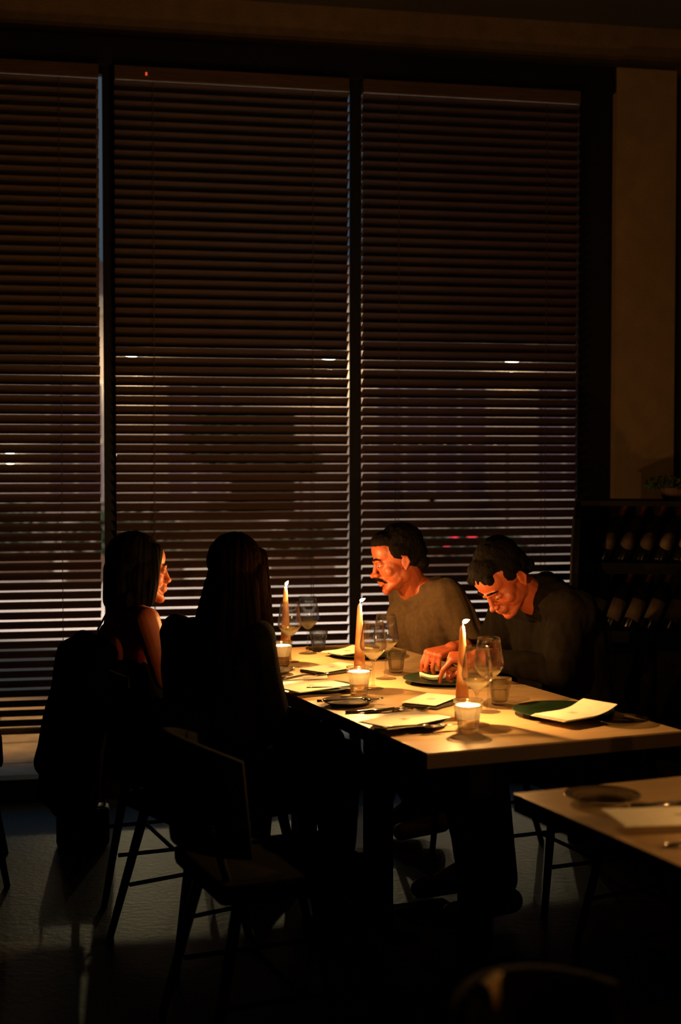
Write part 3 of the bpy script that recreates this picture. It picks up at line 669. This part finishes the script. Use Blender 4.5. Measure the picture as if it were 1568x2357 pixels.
# ---------------------------------------------------------------- people
def hm(center, fwd, up=(0,0,1), roll=0):
    f = V(fwd).normalized(); y = -f; x = y.cross(V(up)).normalized(); z = x.cross(y).normalized()
    m = Matrix((x, y, z)).transposed().to_4x4()
    return Matrix.Translation(center) @ m @ Matrix.Rotation(roll, 4, 'Y')
def place(prims, m, s=1.0):
    out = []; r = m.to_3x3()
    for p in prims:
        if p[0] == 'e':
            rr = r @ p[3] if len(p) > 3 and p[3] else r
            out.append(('e', m @ (V(p[1])*s), tuple(q*s for q in p[2]), rr))
        else: out.append(('c', m @ (V(p[1])*s), m @ (V(p[2])*s), p[3]*s, p[4]*s))
    return out
def ry(a): return Matrix.Rotation(R(a), 3, 'Y')
def rx(a): return Matrix.Rotation(R(a), 3, 'X')
def head_prims(male=True, nose=1.0, mouth_open=0):
    j = 1 if male else .88
    p = [('e', (0,.018,.035), (.074,.094,.083)), ('e', (0,-.040,.045), (.060,.046,.052)), ('e', (0,-.034,-.020), (.057*j+.003,.048,.070)),
         ('e', (0,-.033,-.075), (.047*j,.046,.036)), ('e', (0,-.072,-.098-mouth_open*.4), (.021,.019,.017)), ('e', (0,.0,-.05), (.05*j,.05,.05)),
         ('c', (-.034,-.076,.020), (-.008,-.083,.016), .009, .009), ('c', (.034,-.076,.020), (.008,-.083,.016), .009, .009),
         ('c', (0,-.080,.016), (0,-.097,-.022), .0075, .009), ('e', (0,-.1045*nose,-.031), (.0105,.012,.0105)), ('e', (.0115,-.094,-.034), (.008,.011,.008)), ('e', (-.0115,-.094,-.034), (.008,.011,.008)),
         ('c', (0,-.094,-.040), (0,-.083,-.052), .007, .008),
         ('e', (0,-.077,-.061), (.027,.017,.021)), ('e', (0,-.0915,-.0575), (.020,.0075,.0052)), ('e', (0,-.089,-.0675-mouth_open), (.0175,.0085,.0062)),
         ('e', (.031,-.070,.001), (.0145,.0115,.0115)), ('e', (-.031,-.070,.001), (.0145,.0115,.0115))]
    for s in (-1, 1):
        p += [('e', (s*.039,-.049,-.028), (.024,.021,.026)), ('e', (s*.038,-.028,-.050), (.022,.036,.032)), ('e', (s*.044*j,-.002,-.058), (.016,.032,.03)), ('c', (s*.046,-.02,-.065), (s*.02,-.068,-.092), .015, .014),
              ('e', (s*.075,.012,-.010), (.006,.016,.027), rx(-12)), ('c', (s*.080,.022,.008), (s*.083,.026,-.012), .0045, .004), ('c', (s*.080,.022,.008), (s*.081,.004,.016), .0045, .004), ('c', (s*.083,.026,-.012), (s*.077,.006,-.036), .004, .0055)]
    return p
def hand_prims(side, curl, spread=1.0, thumb=.6, fl=1.0):
    """local: wrist at origin, fingers along +X, palm faces -Z, thumb on side*Y"""
    p = [('c', (-.06,0,0), (.0,0,0), .025, .0225)]
    for k, y in enumerate((.030,.010,-.011,-.030)):
        kn = V((.090 - abs(k-1)*.004, side*y, .003))
        p.append(('c', (.012, side*y*.62, 0), kn, .0145, .0118))
        L = (.041,.046,.043,.033)[k]*fl; r0 = (.0094,.0096,.009,.0082)[k]
        a = R(curl[k][0]); d = V((math.cos(a), side*(1.5-k)*.05*spread, -math.sin(a))); q = kn
        for s_, L2 in enumerate((L, L*.62, L*.5)):
            q2 = q + d.normalized()*L2; p.append(('c', q, q2, r0*(1-.09*s_), r0*(1-.09*(s_+1)))); q = q2
            if s_ < 2: a += R(curl[k][1]*(1 if s_ == 0 else .6)); d = V((math.cos(a), side*(1.5-k)*.03*spread, -math.sin(a)))
    th = [V((.015, side*.022, -.006)), V((.050, side*.050, -.022)), V((.078, side*(.050 - .02*thumb), -.045)), V((.098, side*(.040 - .03*thumb), -.062))]
    for a_, b_, r_ in zip(th, th[1:], (.0145,.0112,.0098)): p.append(('c', a_, b_, r_, r_*.88))
    return p
def frame(origin, xdir, up):
    x = V(xdir).normalized(); y = V(up).cross(x).normalized(); z = x.cross(y).normalized()
    return Matrix.Translation(origin) @ Matrix((x, y, z)).transposed().to_4x4()
def person(label, hips, waist, chest, neck, hmx, shoulders, arms, knees, ankles, toes, hands, male=True, vox=.0035, grp=None, floor=None, bustw=0, headk={}, skin='skin', hs=1.0, armr=(.045,.038,.027)):
    pr = []
    lat = (V(shoulders[1]) - V(shoulders[0])).normalized()
    hipL, hipR = V(hips) - lat*.085, V(hips) + lat*.085
    hl = (hipL, hipR)
    pr.append(('c', hipL, hipR, .10, .10)); sw = .07 if male else .055
    pr += [('c', V(hips)-lat*.05, V(waist)-lat*.05, .105 if male else .09, .095 if male else .078), ('c', V(hips)+lat*.05, V(waist)+lat*.05, .105 if male else .09, .095 if male else .078),
           ('c', V(waist)-lat*.045, V(chest)-lat*sw, .093 if male else .075, .105 if male else .085), ('c', V(waist)+lat*.045, V(chest)+lat*sw, .093 if male else .075, .105 if male else .085)]
    for s_, sh in zip((-1,1), shoulders):
        pr += [('c', V(sh), V(chest)+lat*s_*sw, .056 if male else .044, .09 if male else .07), ('c', V(sh), V(neck)-V((0,0,.01)), .05 if male else .038, .05 if male else .038)]
    hb = hmx @ V((0, .018, -.055))
    pr += [('c', V(neck)-V((0,0,.03)), hb, .060 if male else .047, .055 if male else .044)]
    for i in (0,1):
        pr += [('c', shoulders[i], arms[i][0], armr[0]+(.008 if male else 0), armr[1]), ('c', arms[i][0], arms[i][1], armr[1], armr[2])]
        pr += [('c', hl[i], knees[i], .082 if male else .078, .056), ('c', knees[i], V(ankles[i]), .054, .036), ('c', V(ankles[i]), V(toes[i]), .036, .028)]
    pr += place(head_prims(male, **headk), hmx, hs)
    for h in hands: pr += h
    me = clay(pr, .0032, 5, .4)
    o = obj('person', me, M[skin], None, V((hips[0], hips[1], 0)), 0, world=True)
    return tag(o, label, 'person', grp)
def folds(amp, sx_=9, sz=2.5, seed=0):
    return lambda c: amp*(1.2*noise.noise(V((c.x*sx_*2+seed, c.y*sx_*2, c.z*sz*1.4))) + .6*noise.noise(V((c.x*sx_*4+c.z*9+seed, c.y*sx_*4, c.z*sz*3))))
def kid(o, name, prims, m, vox=.005, smooth=4, dec=.5, disp=None, label=None):
    me = clay(prims, vox, smooth, dec, disp); k = obj(name, me, M[m], o, world=True)
    if label: k['label'] = label
    return k
def eyes(o, hmx, s=1.0, side=(-1,1)):
    for q in side:
        b = nb(); ell(b, hmx @ (V((q*.031,-.0755,-.0015))*s), (.0085*s,)*3, sub=2)
        e = shade(obj('eye', b, M['eye'], o, world=True))
        b = nb(); ell(b, hmx @ (V((q*.031,-.0815,-.0035))*s), (.0042*s,)*3, sub=2); i_ = obj('iris', b, M['iris'], e); i_.data.transform(Matrix.Translation(-root_loc(o)))
def brows(o, hmx, m='hair', s=1.0, z=.024):
    for q in (-1,1):
        kid(o, 'eyebrow', place([('c', (q*.012,-.090,z), (q*.030,-.087,z+.004), .0035,.004), ('c', (q*.030,-.087,z+.004), (q*.046,-.072,z-.002), .004,.0022)], hmx, s), m, .0016, 1, None)
def trousers(o, hips, lat, knees, ankles, m='denim', k=1.0, name='trousers'):
    hl = (V(hips)-lat*.085, V(hips)+lat*.085); pr = [('c', hl[0], hl[1], .118*k, .118*k), ('c', V(hips), V(hips)+V((0,0,.09)), .13*k, .12*k)]
    for i in (0,1): pr += [('c', hl[i], knees[i], .095*k, .068*k), ('c', knees[i], V(ankles[i])+V((0,0,.03)), .067*k, .052*k)]
    return kid(o, name, pr, m, .008, 3, None, folds(.005))
def shoes(o, ankles, toes, m):
    for a, t_ in zip(ankles, toes):
        a = V(a); t_ = V(t_); d = (t_-a); d.z = 0; d.normalize()
        kid(o, 'shoe', [('c', a - d*.03 + V((0,0,-.045)), t_ + d*.04 + V((0,0,-.005)), .040, .034), ('c', a-V((0,0,.03)), a+V((0,0,.0)), .046, .042)], m, .006, 2, None)
def tee(o, hips, waist, chest, neck, shoulders, elbows, m, cut_=.8, k=1.0, amp=.006, seed=0, name='shirt', nk=.068):
    lat = (V(shoulders[1]) - V(shoulders[0])).normalized(); pr = []
    for s_ in (-1,1):
        pr += [('c', V(hips)+lat*s_*.055, V(waist)+lat*s_*.06, .125*k, .118*k), ('c', V(waist)+lat*s_*.055, V(chest)+lat*s_*.075, .116*k, .122*k)]
    for s_, sh, el in zip((-1,1), shoulders, elbows):
        e = V(sh).lerp(V(el), cut_)
        pr += [('c', V(sh), V(chest)+lat*s_*.07, .070*k, .105*k), ('c', V(sh), V(neck)-V((0,0,.028)), .062*k, nk*k*.92), ('c', V(sh), e, .068*k, .062*k)]
    return kid(o, name, pr, m, .006, 3, None, folds(amp, 8, 2.2, seed))

# man in the dark shirt, bending over his plate
fu = Dv(-1, 0); hc = T(.735, .950, 1.086)
H2 = hm(hc, (Dv(-.72, -.22, -.86)), (0,0,1), R(-4))
sh = (T(.90,1.155,.975), T(.915,.80,.985)); el = (T(.85,1.23,.80), T(.84,.775,.80))
wr = (V((.375,4.755,.835)), V((.445,4.575,.835)))
kn = (T(.62,1.09,.55), T(.62,.86,.55)); an = (T(.70,1.10,.10), T(.68,.84,.10)); to = (T(.56,1.11,.045), T(.54,.84,.045))
hr = place(hand_prims(-1, [(60,25),(66,30),(70,34),(74,38)], 1, .9), frame(wr[0], V((.262,4.665,.815)) - wr[0], (.1,-.1,1)))
hl_ = place(hand_prims(1, [(44,22),(66,42),(74,48),(80,50)], 1, .9, 1.02), frame(wr[1], V((.33,4.575,.828)) - wr[1], (0,-.15,1)))
m2 = person('man in a dark shirt bending over his plate, second from the right end', T(1.0,.98,.53), T(1.0,.98,.68), T(.965,.98,.88), T(.895,.975,1.025), H2, sh, ((el[0], wr[0]), (el[1], wr[1])), kn, an, to, [hr, hl_], grp='four people dining')
m2['label'] = 'man in a dark shirt bending low over his plate, hands together'
lat2 = (V(sh[1])-V(sh[0])).normalized()
tee(m2, T(1.0,.98,.54), T(1.0,.98,.70), T(.975,.98,.88), T(.905,.975,1.045), sh, el, 'dtee', .95, 1.06, .010, 3, nk=.090)
for i in (0,1): kid(m2, 'sleeve', [('c', V(sh[i]).lerp(el[i], .6), el[i], .064, .056), ('c', el[i], V(el[i]).lerp(wr[i], .80), .056, .036)], 'dtee', .006, 2, None, folds(.004, 9, 3, 31))
trousers(m2, T(1.0,.98,.53), lat2, kn, an); shoes(m2, an, to, 'dshoe')
def short_hair(hmx, s=1.0, top=.0, fringe=0, low=-.035):
    p = [('e', (0,.030,.052+top), (.081,.090,.083)), ('e', (0,.058,.012), (.073,.062,.070)), ('e', (0,-.030,.088+top), (.062,.050,.034)),
         ('e', (.068,.012,.035), (.016,.042,.034)), ('e', (-.068,.012,.035), (.016,.042,.034)), ('c', (-.04,.082,low), (.04,.082,low), .026,.026)]
    if fringe: p += [('e', (x,-.066,.074+random.uniform(-.006,.006)), (.016,.018,.018)) for x in (-.045,-.025,0,.025,.045)]
    return place(p, hmx, s)
def tufts(seed, amp=.004): return lambda c: amp*(noise.noise(V((c.x*90+seed, c.y*90, c.z*60))) + .8*noise.noise(V((c.x*30+seed, c.y*30, c.z*30))))
kid(m2, 'hair', short_hair(H2, .97, .003, 1), 'hair', .0035, 2, None, tufts(5, .0022))
eyes(m2, H2); brows(m2, H2)

# man with the moustache, leaning forward in profile
hc = T(.71, 1.715, 1.100)
H1 = hm(hc, V((-.93, -.18, -.30)), (0,0,1), R(0))
sh = (T(.845,1.93,.955), T(.86,1.60,.965)); el = (T(.93,1.98,.72), T(.97,1.53,.73)); wr = (T(.80,1.90,.60), T(.83,1.64,.60))
kn = (T(.63,1.88,.55), T(.63,1.68,.55)); an = (T(.88,1.93,.11), T(.90,1.78,.11)); to = (T(.78,1.93,.05), T(.80,1.78,.05))
hr = place(hand_prims(-1, [(30,25)]*4), frame(wr[0], T(.70,1.86,.61)-wr[0], (0,0,1))); hl_ = place(hand_prims(1, [(30,25)]*4), frame(wr[1], T(.73,1.68,.61)-wr[1], (0,0,1)))
m1 = person('moustached man in an olive-grey tee, leaning forward and speaking', T(1.0,1.79,.53), T(.96,1.78,.68), T(.865,1.77,.86), T(.80,1.75,1.0), H1, sh, ((el[0], wr[0]), (el[1], wr[1])), kn, an, to, [hr, hl_], grp='four people dining', headk=dict(mouth_open=.007, nose=1.03))
lat1 = (V(sh[1])-V(sh[0])).normalized()
tee(m1, T(.98,1.79,.55), T(.93,1.78,.70), T(.865,1.77,.85), T(.815,1.755,.988), sh, el, 'tee', .8, 1.02, .012, 11, nk=.076)
trousers(m1, T(1.0,1.79,.53), lat1, kn, an); shoes(m1, an, to, 'shoe')
kid(m1, 'hair', short_hair(H1, 1, -.004), 'hair', .0035, 2, None, tufts(9, .003))
kid(m1, 'moustache', place([('c', (0,-.097,-.048), (.024,-.085,-.056), .0075,.006), ('c', (0,-.097,-.048), (-.024,-.085,-.056), .0075,.006), ('c', (.024,-.085,-.056), (.031,-.074,-.068), .0055,.003), ('c', (-.024,-.085,-.056), (-.031,-.074,-.068), .0055,.003)], H1), 'hair', .002, 1, None, tufts(2, .0015))
eyes(m1, H1); brows(m1, H1)

# woman with the bob, profile turned to the table
hc = V((-.688, 4.880, 1.090))
HB = hm(hc, V((.93, .36, -.05)), (0,0,1), R(2))
sh = (V((-.79, 5.02, .935)), V((-.648, 4.735, .935))); el = (T(-.20,1.86,.74), V((-.585,4.70,.745))); wr = (T(.0,1.80,.78), T(.0,1.50,.785))
kn = (T(.14,1.76,.55), T(.14,1.58,.55)); an = (T(.10,1.75,.10), T(.12,1.60,.10)); to = (T(.22,1.75,.045), T(.24,1.60,.045))
hr = place(hand_prims(1, [(15,20)]*4), frame(wr[0], T(.11,1.74,.772)-wr[0], (0,0,1))); hl_ = place(hand_prims(-1, [(15,20)]*4), frame(wr[1], T(.12,1.56,.774)-wr[1], (0,0,1)))
w1 = person('woman with a dark bob and bare shoulders, seated furthest left', T(-.26,1.66,.53), T(-.31,1.66,.68), V((-.745,4.885,.84)), V((-.722,4.880,.97)), HB, sh, ((el[0], wr[0]), (el[1], wr[1])), kn, an, to, [hr, hl_], male=False, grp='four people dining', skin='skin2', headk=dict(nose=.97), hs=.97)
latw = (V(sh[1])-V(sh[0])).normalized()
pr = []
for s_ in (-1,1): pr += [('c', T(-.26,1.66,.54)+latw*s_*.06, T(-.31,1.66,.68)+latw*s_*.045, .115, .092), ('c', T(-.31,1.66,.68)+latw*s_*.045, V((-.745,4.885,.775))+latw*s_*.058, .090, .084)]
pr += [('c', T(-.26,1.66,.53)+latw*.09, T(.12,1.58,.55), .10, .085), ('c', T(-.26,1.66,.53)-latw*.09, T(.12,1.76,.55), .10, .085)]
kid(w1, 'dress', pr, 'black', .006, 3, None, folds(.004, 9, 3, 4))
b = nb()
for sg in (-1,1): tube(b, [V((-.745,4.885,.88))+latw*sg*.07+Dv(-.075,0), V((-.735,4.88,.975))+latw*sg*.075+Dv(-.03,0), V((-.735,4.88,.975))+latw*sg*.075+Dv(.025,0), V((-.745,4.885,.88))+latw*sg*.065+Dv(.09,0)], .004, 6)
obj('dress_straps', b, M['black'], w1, world=True)
shoes(w1, an, to, 'dshoe')
bob = [('e', (-.074,.012,-.01), (.022,.032,.045)), ('e', (.074,.012,-.01), (.022,.032,.045)), ('e', (0,.030,.050), (.086,.096,.088)), ('e', (0,.045,-.02), (.085,.075,.085)), ('c', (-.055,.03,-.02), (-.062,.02,-.095), .042,.034), ('c', (.055,.03,-.02), (.062,.02,-.095), .042,.034), ('c', (-.03,.075,.0), (-.035,.085,-.105), .05,.036), ('c', (.03,.075,.0), (.035,.085,-.105), .05,.036),
       ('c', (.050,-.035,.07), (.074,-.020,-.04), .028,.024), ('c', (-.050,-.035,.07), (-.074,-.020,-.04), .028,.024), ('c', (.074,-.020,-.04), (.068,-.016,-.105), .024,.018), ('c', (-.074,-.020,-.04), (-.068,-.016,-.105), .024,.018), ('c', (-.06,.055,-.10), (.06,.055,-.10), .034,.034)]
def strands(hmx, amp=.003, f=55, seed=0):
    inv = hmx.inverted()
    def g(c):
        l = inv @ c; a = math.atan2(l.x, l.y)
        return amp*(noise.noise(V((a*f/6, seed, l.z*3))) + .7*noise.noise(V((a*f/2.5, seed+3, l.z*5))))
    return g
kid(w1, 'hair', place(bob, HB, .99), 'hair', .0035, 2, None, strands(HB, .004))
eyes(w1, HB, .97); brows(w1, HB, 'hair', .97)

# woman with long hair, seen from behind
hc = V((-.312, 4.335, 1.118))
fw = V((.60, .80, 0)).normalized(); rt = V((fw.y, -fw.x, 0))
HL = hm(hc, V((.36, .93, -.04)), (0,0,1), 0)
cc = V((-.375, 4.325, 0))
sh = (cc - rt*.16 + V((0,0,.93)), cc + rt*.150 + V((0,0,.93))); el = (cc - rt*.225 + fw*.07 + V((0,0,.70)), cc + rt*.175 + fw*.05 + V((0,0,.695))); wr = (cc - rt*.10 + fw*.25 + V((0,0,.64)), cc + rt*.09 + fw*.26 + V((0,0,.64)))
hp = T(-.27,.99,.53); kn = (T(.17,1.10,.56), V((.0,4.14,.59))); an = (T(.22,1.08,.11), V((-.02,4.32,.14))); to = (T(.33,1.12,.045), V((.08,4.30,.07)))
hr = place(hand_prims(1, [(20,20)]*4), frame(wr[0], fw+rt*.35, (0,0,1))); hl_ = place(hand_prims(-1, [(20,20)]*4), frame(wr[1], fw-rt*.35, (0,0,1)))
w2 = person('woman with very long dark hair seen from behind, left of the rear candle', hp, V((cc.x-.01, cc.y, .68)), cc+V((0,0,.84)), cc+fw*.01+V((0,0,.975)), HL, sh, ((el[0], wr[0]), (el[1], wr[1])), kn, an, to, [hr, hl_], male=False, grp='four people dining', skin='skin2')
tee(w2, hp+V((0,0,.02)), V((cc.x-.01, cc.y, .70)), cc+V((0,0,.83)), cc+V((0,0,.955)), sh, el, 'black', 1.0, .90, .005, 21, 'blouse')
tl = [('c', el[i], V(el[i]).lerp(wr[i], .8), .05, .04) for i in (0,1)]
kid(w2, 'sleeves', tl, 'black', .006, 2, None, folds(.003, 9, 3, 4))
trousers(w2, hp, rt, kn, an, 'black', 1.0, 'trousers'); shoes(w2, an, to, 'dshoe')
lh = [('e', (0,.030,.048), (.080,.095,.086)), ('e', (0,.045,-.04), (.082,.070,.11))]
for x in (-.075,-.05,-.025,0,.025,.05,.075):
    lh += [('c', (x*.7,.075-abs(x)*.45,-.02), (x*1.0,.115-abs(x)*.5,-.15), .036,.034), ('c', (x*1.0,.115-abs(x)*.5,-.15), (x*1.1,.125-abs(x)*.35,-.27+abs(x)*.25), .034,.018)]
for q in (-1,1): lh += [('e', (q*.074,.012,-.01), (.022,.034,.05)), ('c', (q*.055,-.03,.06), (q*.070,-.035,-.06), .026,.024), ('c', (q*.070,-.035,-.06), (q*.088,-.01,-.16), .024,.024), ('c', (q*.062,.02,.0), (q*.088,.012,-.13), .030,.026), ('c', (q*.088,.012,-.13), (q*.095,.03,-.24), .026,.012)]
hk = kid(w2, 'hair', place(lh, HL), 'hair2', .0042, 3, None, strands(HL, .005, 60, 7))
b = nb()
for k in range(14):
    x0 = random.uniform(.085,.115)*(1 if k % 3 else -1); y0 = random.uniform(.0,.06)
    pts = [HL @ V((x0*.85, y0, -.03)), HL @ V((x0*1.05, y0, -.12)), HL @ V((x0*1.12+random.uniform(-.005,.012), y0+.01, -.20)), HL @ V((x0*1.1+random.uniform(-.01,.014), y0+.015, random.uniform(-.30,-.25)))]
    tube(b, pts, [.0022,.002,.0015,.0006], 5)
obj('loose_strands', b, M['hair2'], w2, world=True)

# ---------------------------------------------------------------- wine display on the right
RX = V((1.30, 5.62, 0)); RA = R(-14)
rk = thing('wine_rack', 'dark round-shouldered wine display standing by the pillar', 'rack', RX, RA)
def rb(*a, **k): box(*a, **k)
b = nb(); n = 16; out = [(-.0, 0)]
prof = [(-.30,0),(.26,0),(.26,.80),(.24,.98),(.19,1.12),(.11,1.24),(-.0,1.30),(-.30,1.31)]
A = [b.verts.new((-.36, -y, z)) for y, z in prof]; B = [b.verts.new((-.335, -y, z)) for y, z in prof]
b.faces.new(A); b.faces.new(B[::-1])
for i in range(len(prof)): b.faces.new((A[i], A[(i+1)%len(prof)], B[(i+1)%len(prof)], B[i]))
sp = obj('side_panel', b, M['rack'], rk)
b = nb(); tube(b, [(-.362, -y, z) for y, z in prof[1:]], .006, 6); obj('edge_strip', b, M['rackedge'], rk)
o = sp.copy(); C.objects.link(o); o.parent = rk; o.location = (.86, 0, 0)
b = nb(); rb(b, (.08, .29, .65), (.84, .02, 1.3)); obj('back_panel', b, M['rack'], rk)
b = nb(); rb(b, (.08, .12, 1.30), (.84, .36, .02)); obj('top_panel', b, M['rack'], rk)
for zz, y0 in ((1.03, -.02), (.765, -.08), (.40, -.05)):
    b = nb(); rb(b, (.08, y0+.12, zz), (.83, .30, .02)); rb(b, (.08, y0-.035, zz+.02), (.83, .012, .03)); obj('shelf', b, M['rack'], rk)
b = nb(); lathe(b, [(0,0),(.030,0),(.034,.004),(.034,.17),(.030,.195),(.016,.222),(.0135,.235),(.0135,.285),(.0152,.287),(.0152,.297),(0,.297)], 24); BM = mesh(b, 'b', True); BM.materials.append(M['bottle'])
def label_mesh(z0, z1, arc, rnd):
    b = nb(); n = 14; g = []
    for i in range(n+1):
        a = -arc/2 + arc*i/n; q = abs(2*i/n-1); zt = z1 - (z1-z0)*(.5*(1-math.sqrt(max(0, 1-q*q))) if rnd else 0); zb = z0 + (z1-z0)*(.5*(1-math.sqrt(max(0, 1-q*q))) if rnd else 0)
        g.append([b.verts.new((r_*math.sin(a), -r_*math.cos(a), z_)) for z_ in (zb, zt) for r_ in (.0342,.0347)])
    for a, c in zip(g, g[1:]): b.faces.new((a[1], c[1], c[3], a[3])); b.faces.new((a[0], a[2], c[2], c[0])); b.faces.new((a[0], c[0], c[1], a[1])); b.faces.new((a[2], a[3], c[3], c[2]))
    m = mesh(b, 'l', True); m.materials.append(M['label']); return m
LR, LS = label_mesh(.055,.135,2.3,True), label_mesh(.045,.14,2.1,False)
b = nb(); lathe(b, [(.0142,.225),(.0142,.284),(.0158,.286),(.0158,.2985),(0,.2987)], 20); FM = mesh(b, 'f', True); FM.materials.append(M['foil'])
rm = Matrix.Translation(RX) @ Matrix.Rotation(RA, 4, 'Z')
ords = ['leftmost', 'second', 'third', 'fourth', 'fifth', 'sixth', 'seventh', 'eighth']
for row, (zz, y0, n, x0, lm, dsc) in enumerate([(1.045, -.035, 7, -.265, LR, '%s from left in the upper row of the rack, rounded label'), (.78, -.09, 8, -.31, LS, '%s from left in the lower row of the rack, square label')]):
    for i in range(n):
        p = rm @ V((x0 + i*.076, y0+.03, zz+.006))
        t = thing('wine_bottle', 'dark wine bottle, ' + dsc % ords[i], 'bottle', p, 0, 'bottles on the %s shelf of the rack' % ('upper' if row == 0 else 'lower'))
        for nm, me in (('bottle_glass', BM), ('label', lm), ('foil_cap', FM)):
            o = bpy.data.objects.new(nm, me); C.objects.link(o); o.parent = t
        ax = (V((math.sin(R(28)), .34, math.cos(R(28))))).normalized()
        t.rotation_euler = (V((0,0,1)).rotation_difference(ax) @ Quaternion((0,0,1), R(-8))).to_euler(); t.location.z += .012; t.scale = (.93,)*3
for (x, lab) in ((.02, 'low leafy herb pot on top of the wine rack, left one'), (.30, 'low leafy herb pot on top of the wine rack, right one')):
    p = rm @ V((x, .10, 1.31))
    t = thing('potted_herb', lab, 'plant', p, 0, 'herb pots on the wine rack')
    b = nb(); lathe(b, [(0,0),(.045,0),(.055,.05),(.05,.05),(.042,.02),(0,.02)], 20); obj('pot', b, M['pot'], t)
    b = nb(); foliage(b, 170, (0,0,.065), (.13,.07,.035), .016); 
    for k in range(6): tube(b, [(0,0,.02),(random.uniform(-.06,.06),0,.06),(random.uniform(-.11,.11),0,random.uniform(.08,.11))], .0015, 4)
    tag(obj('foliage', b, M['leaf'], t), kind='stuff')
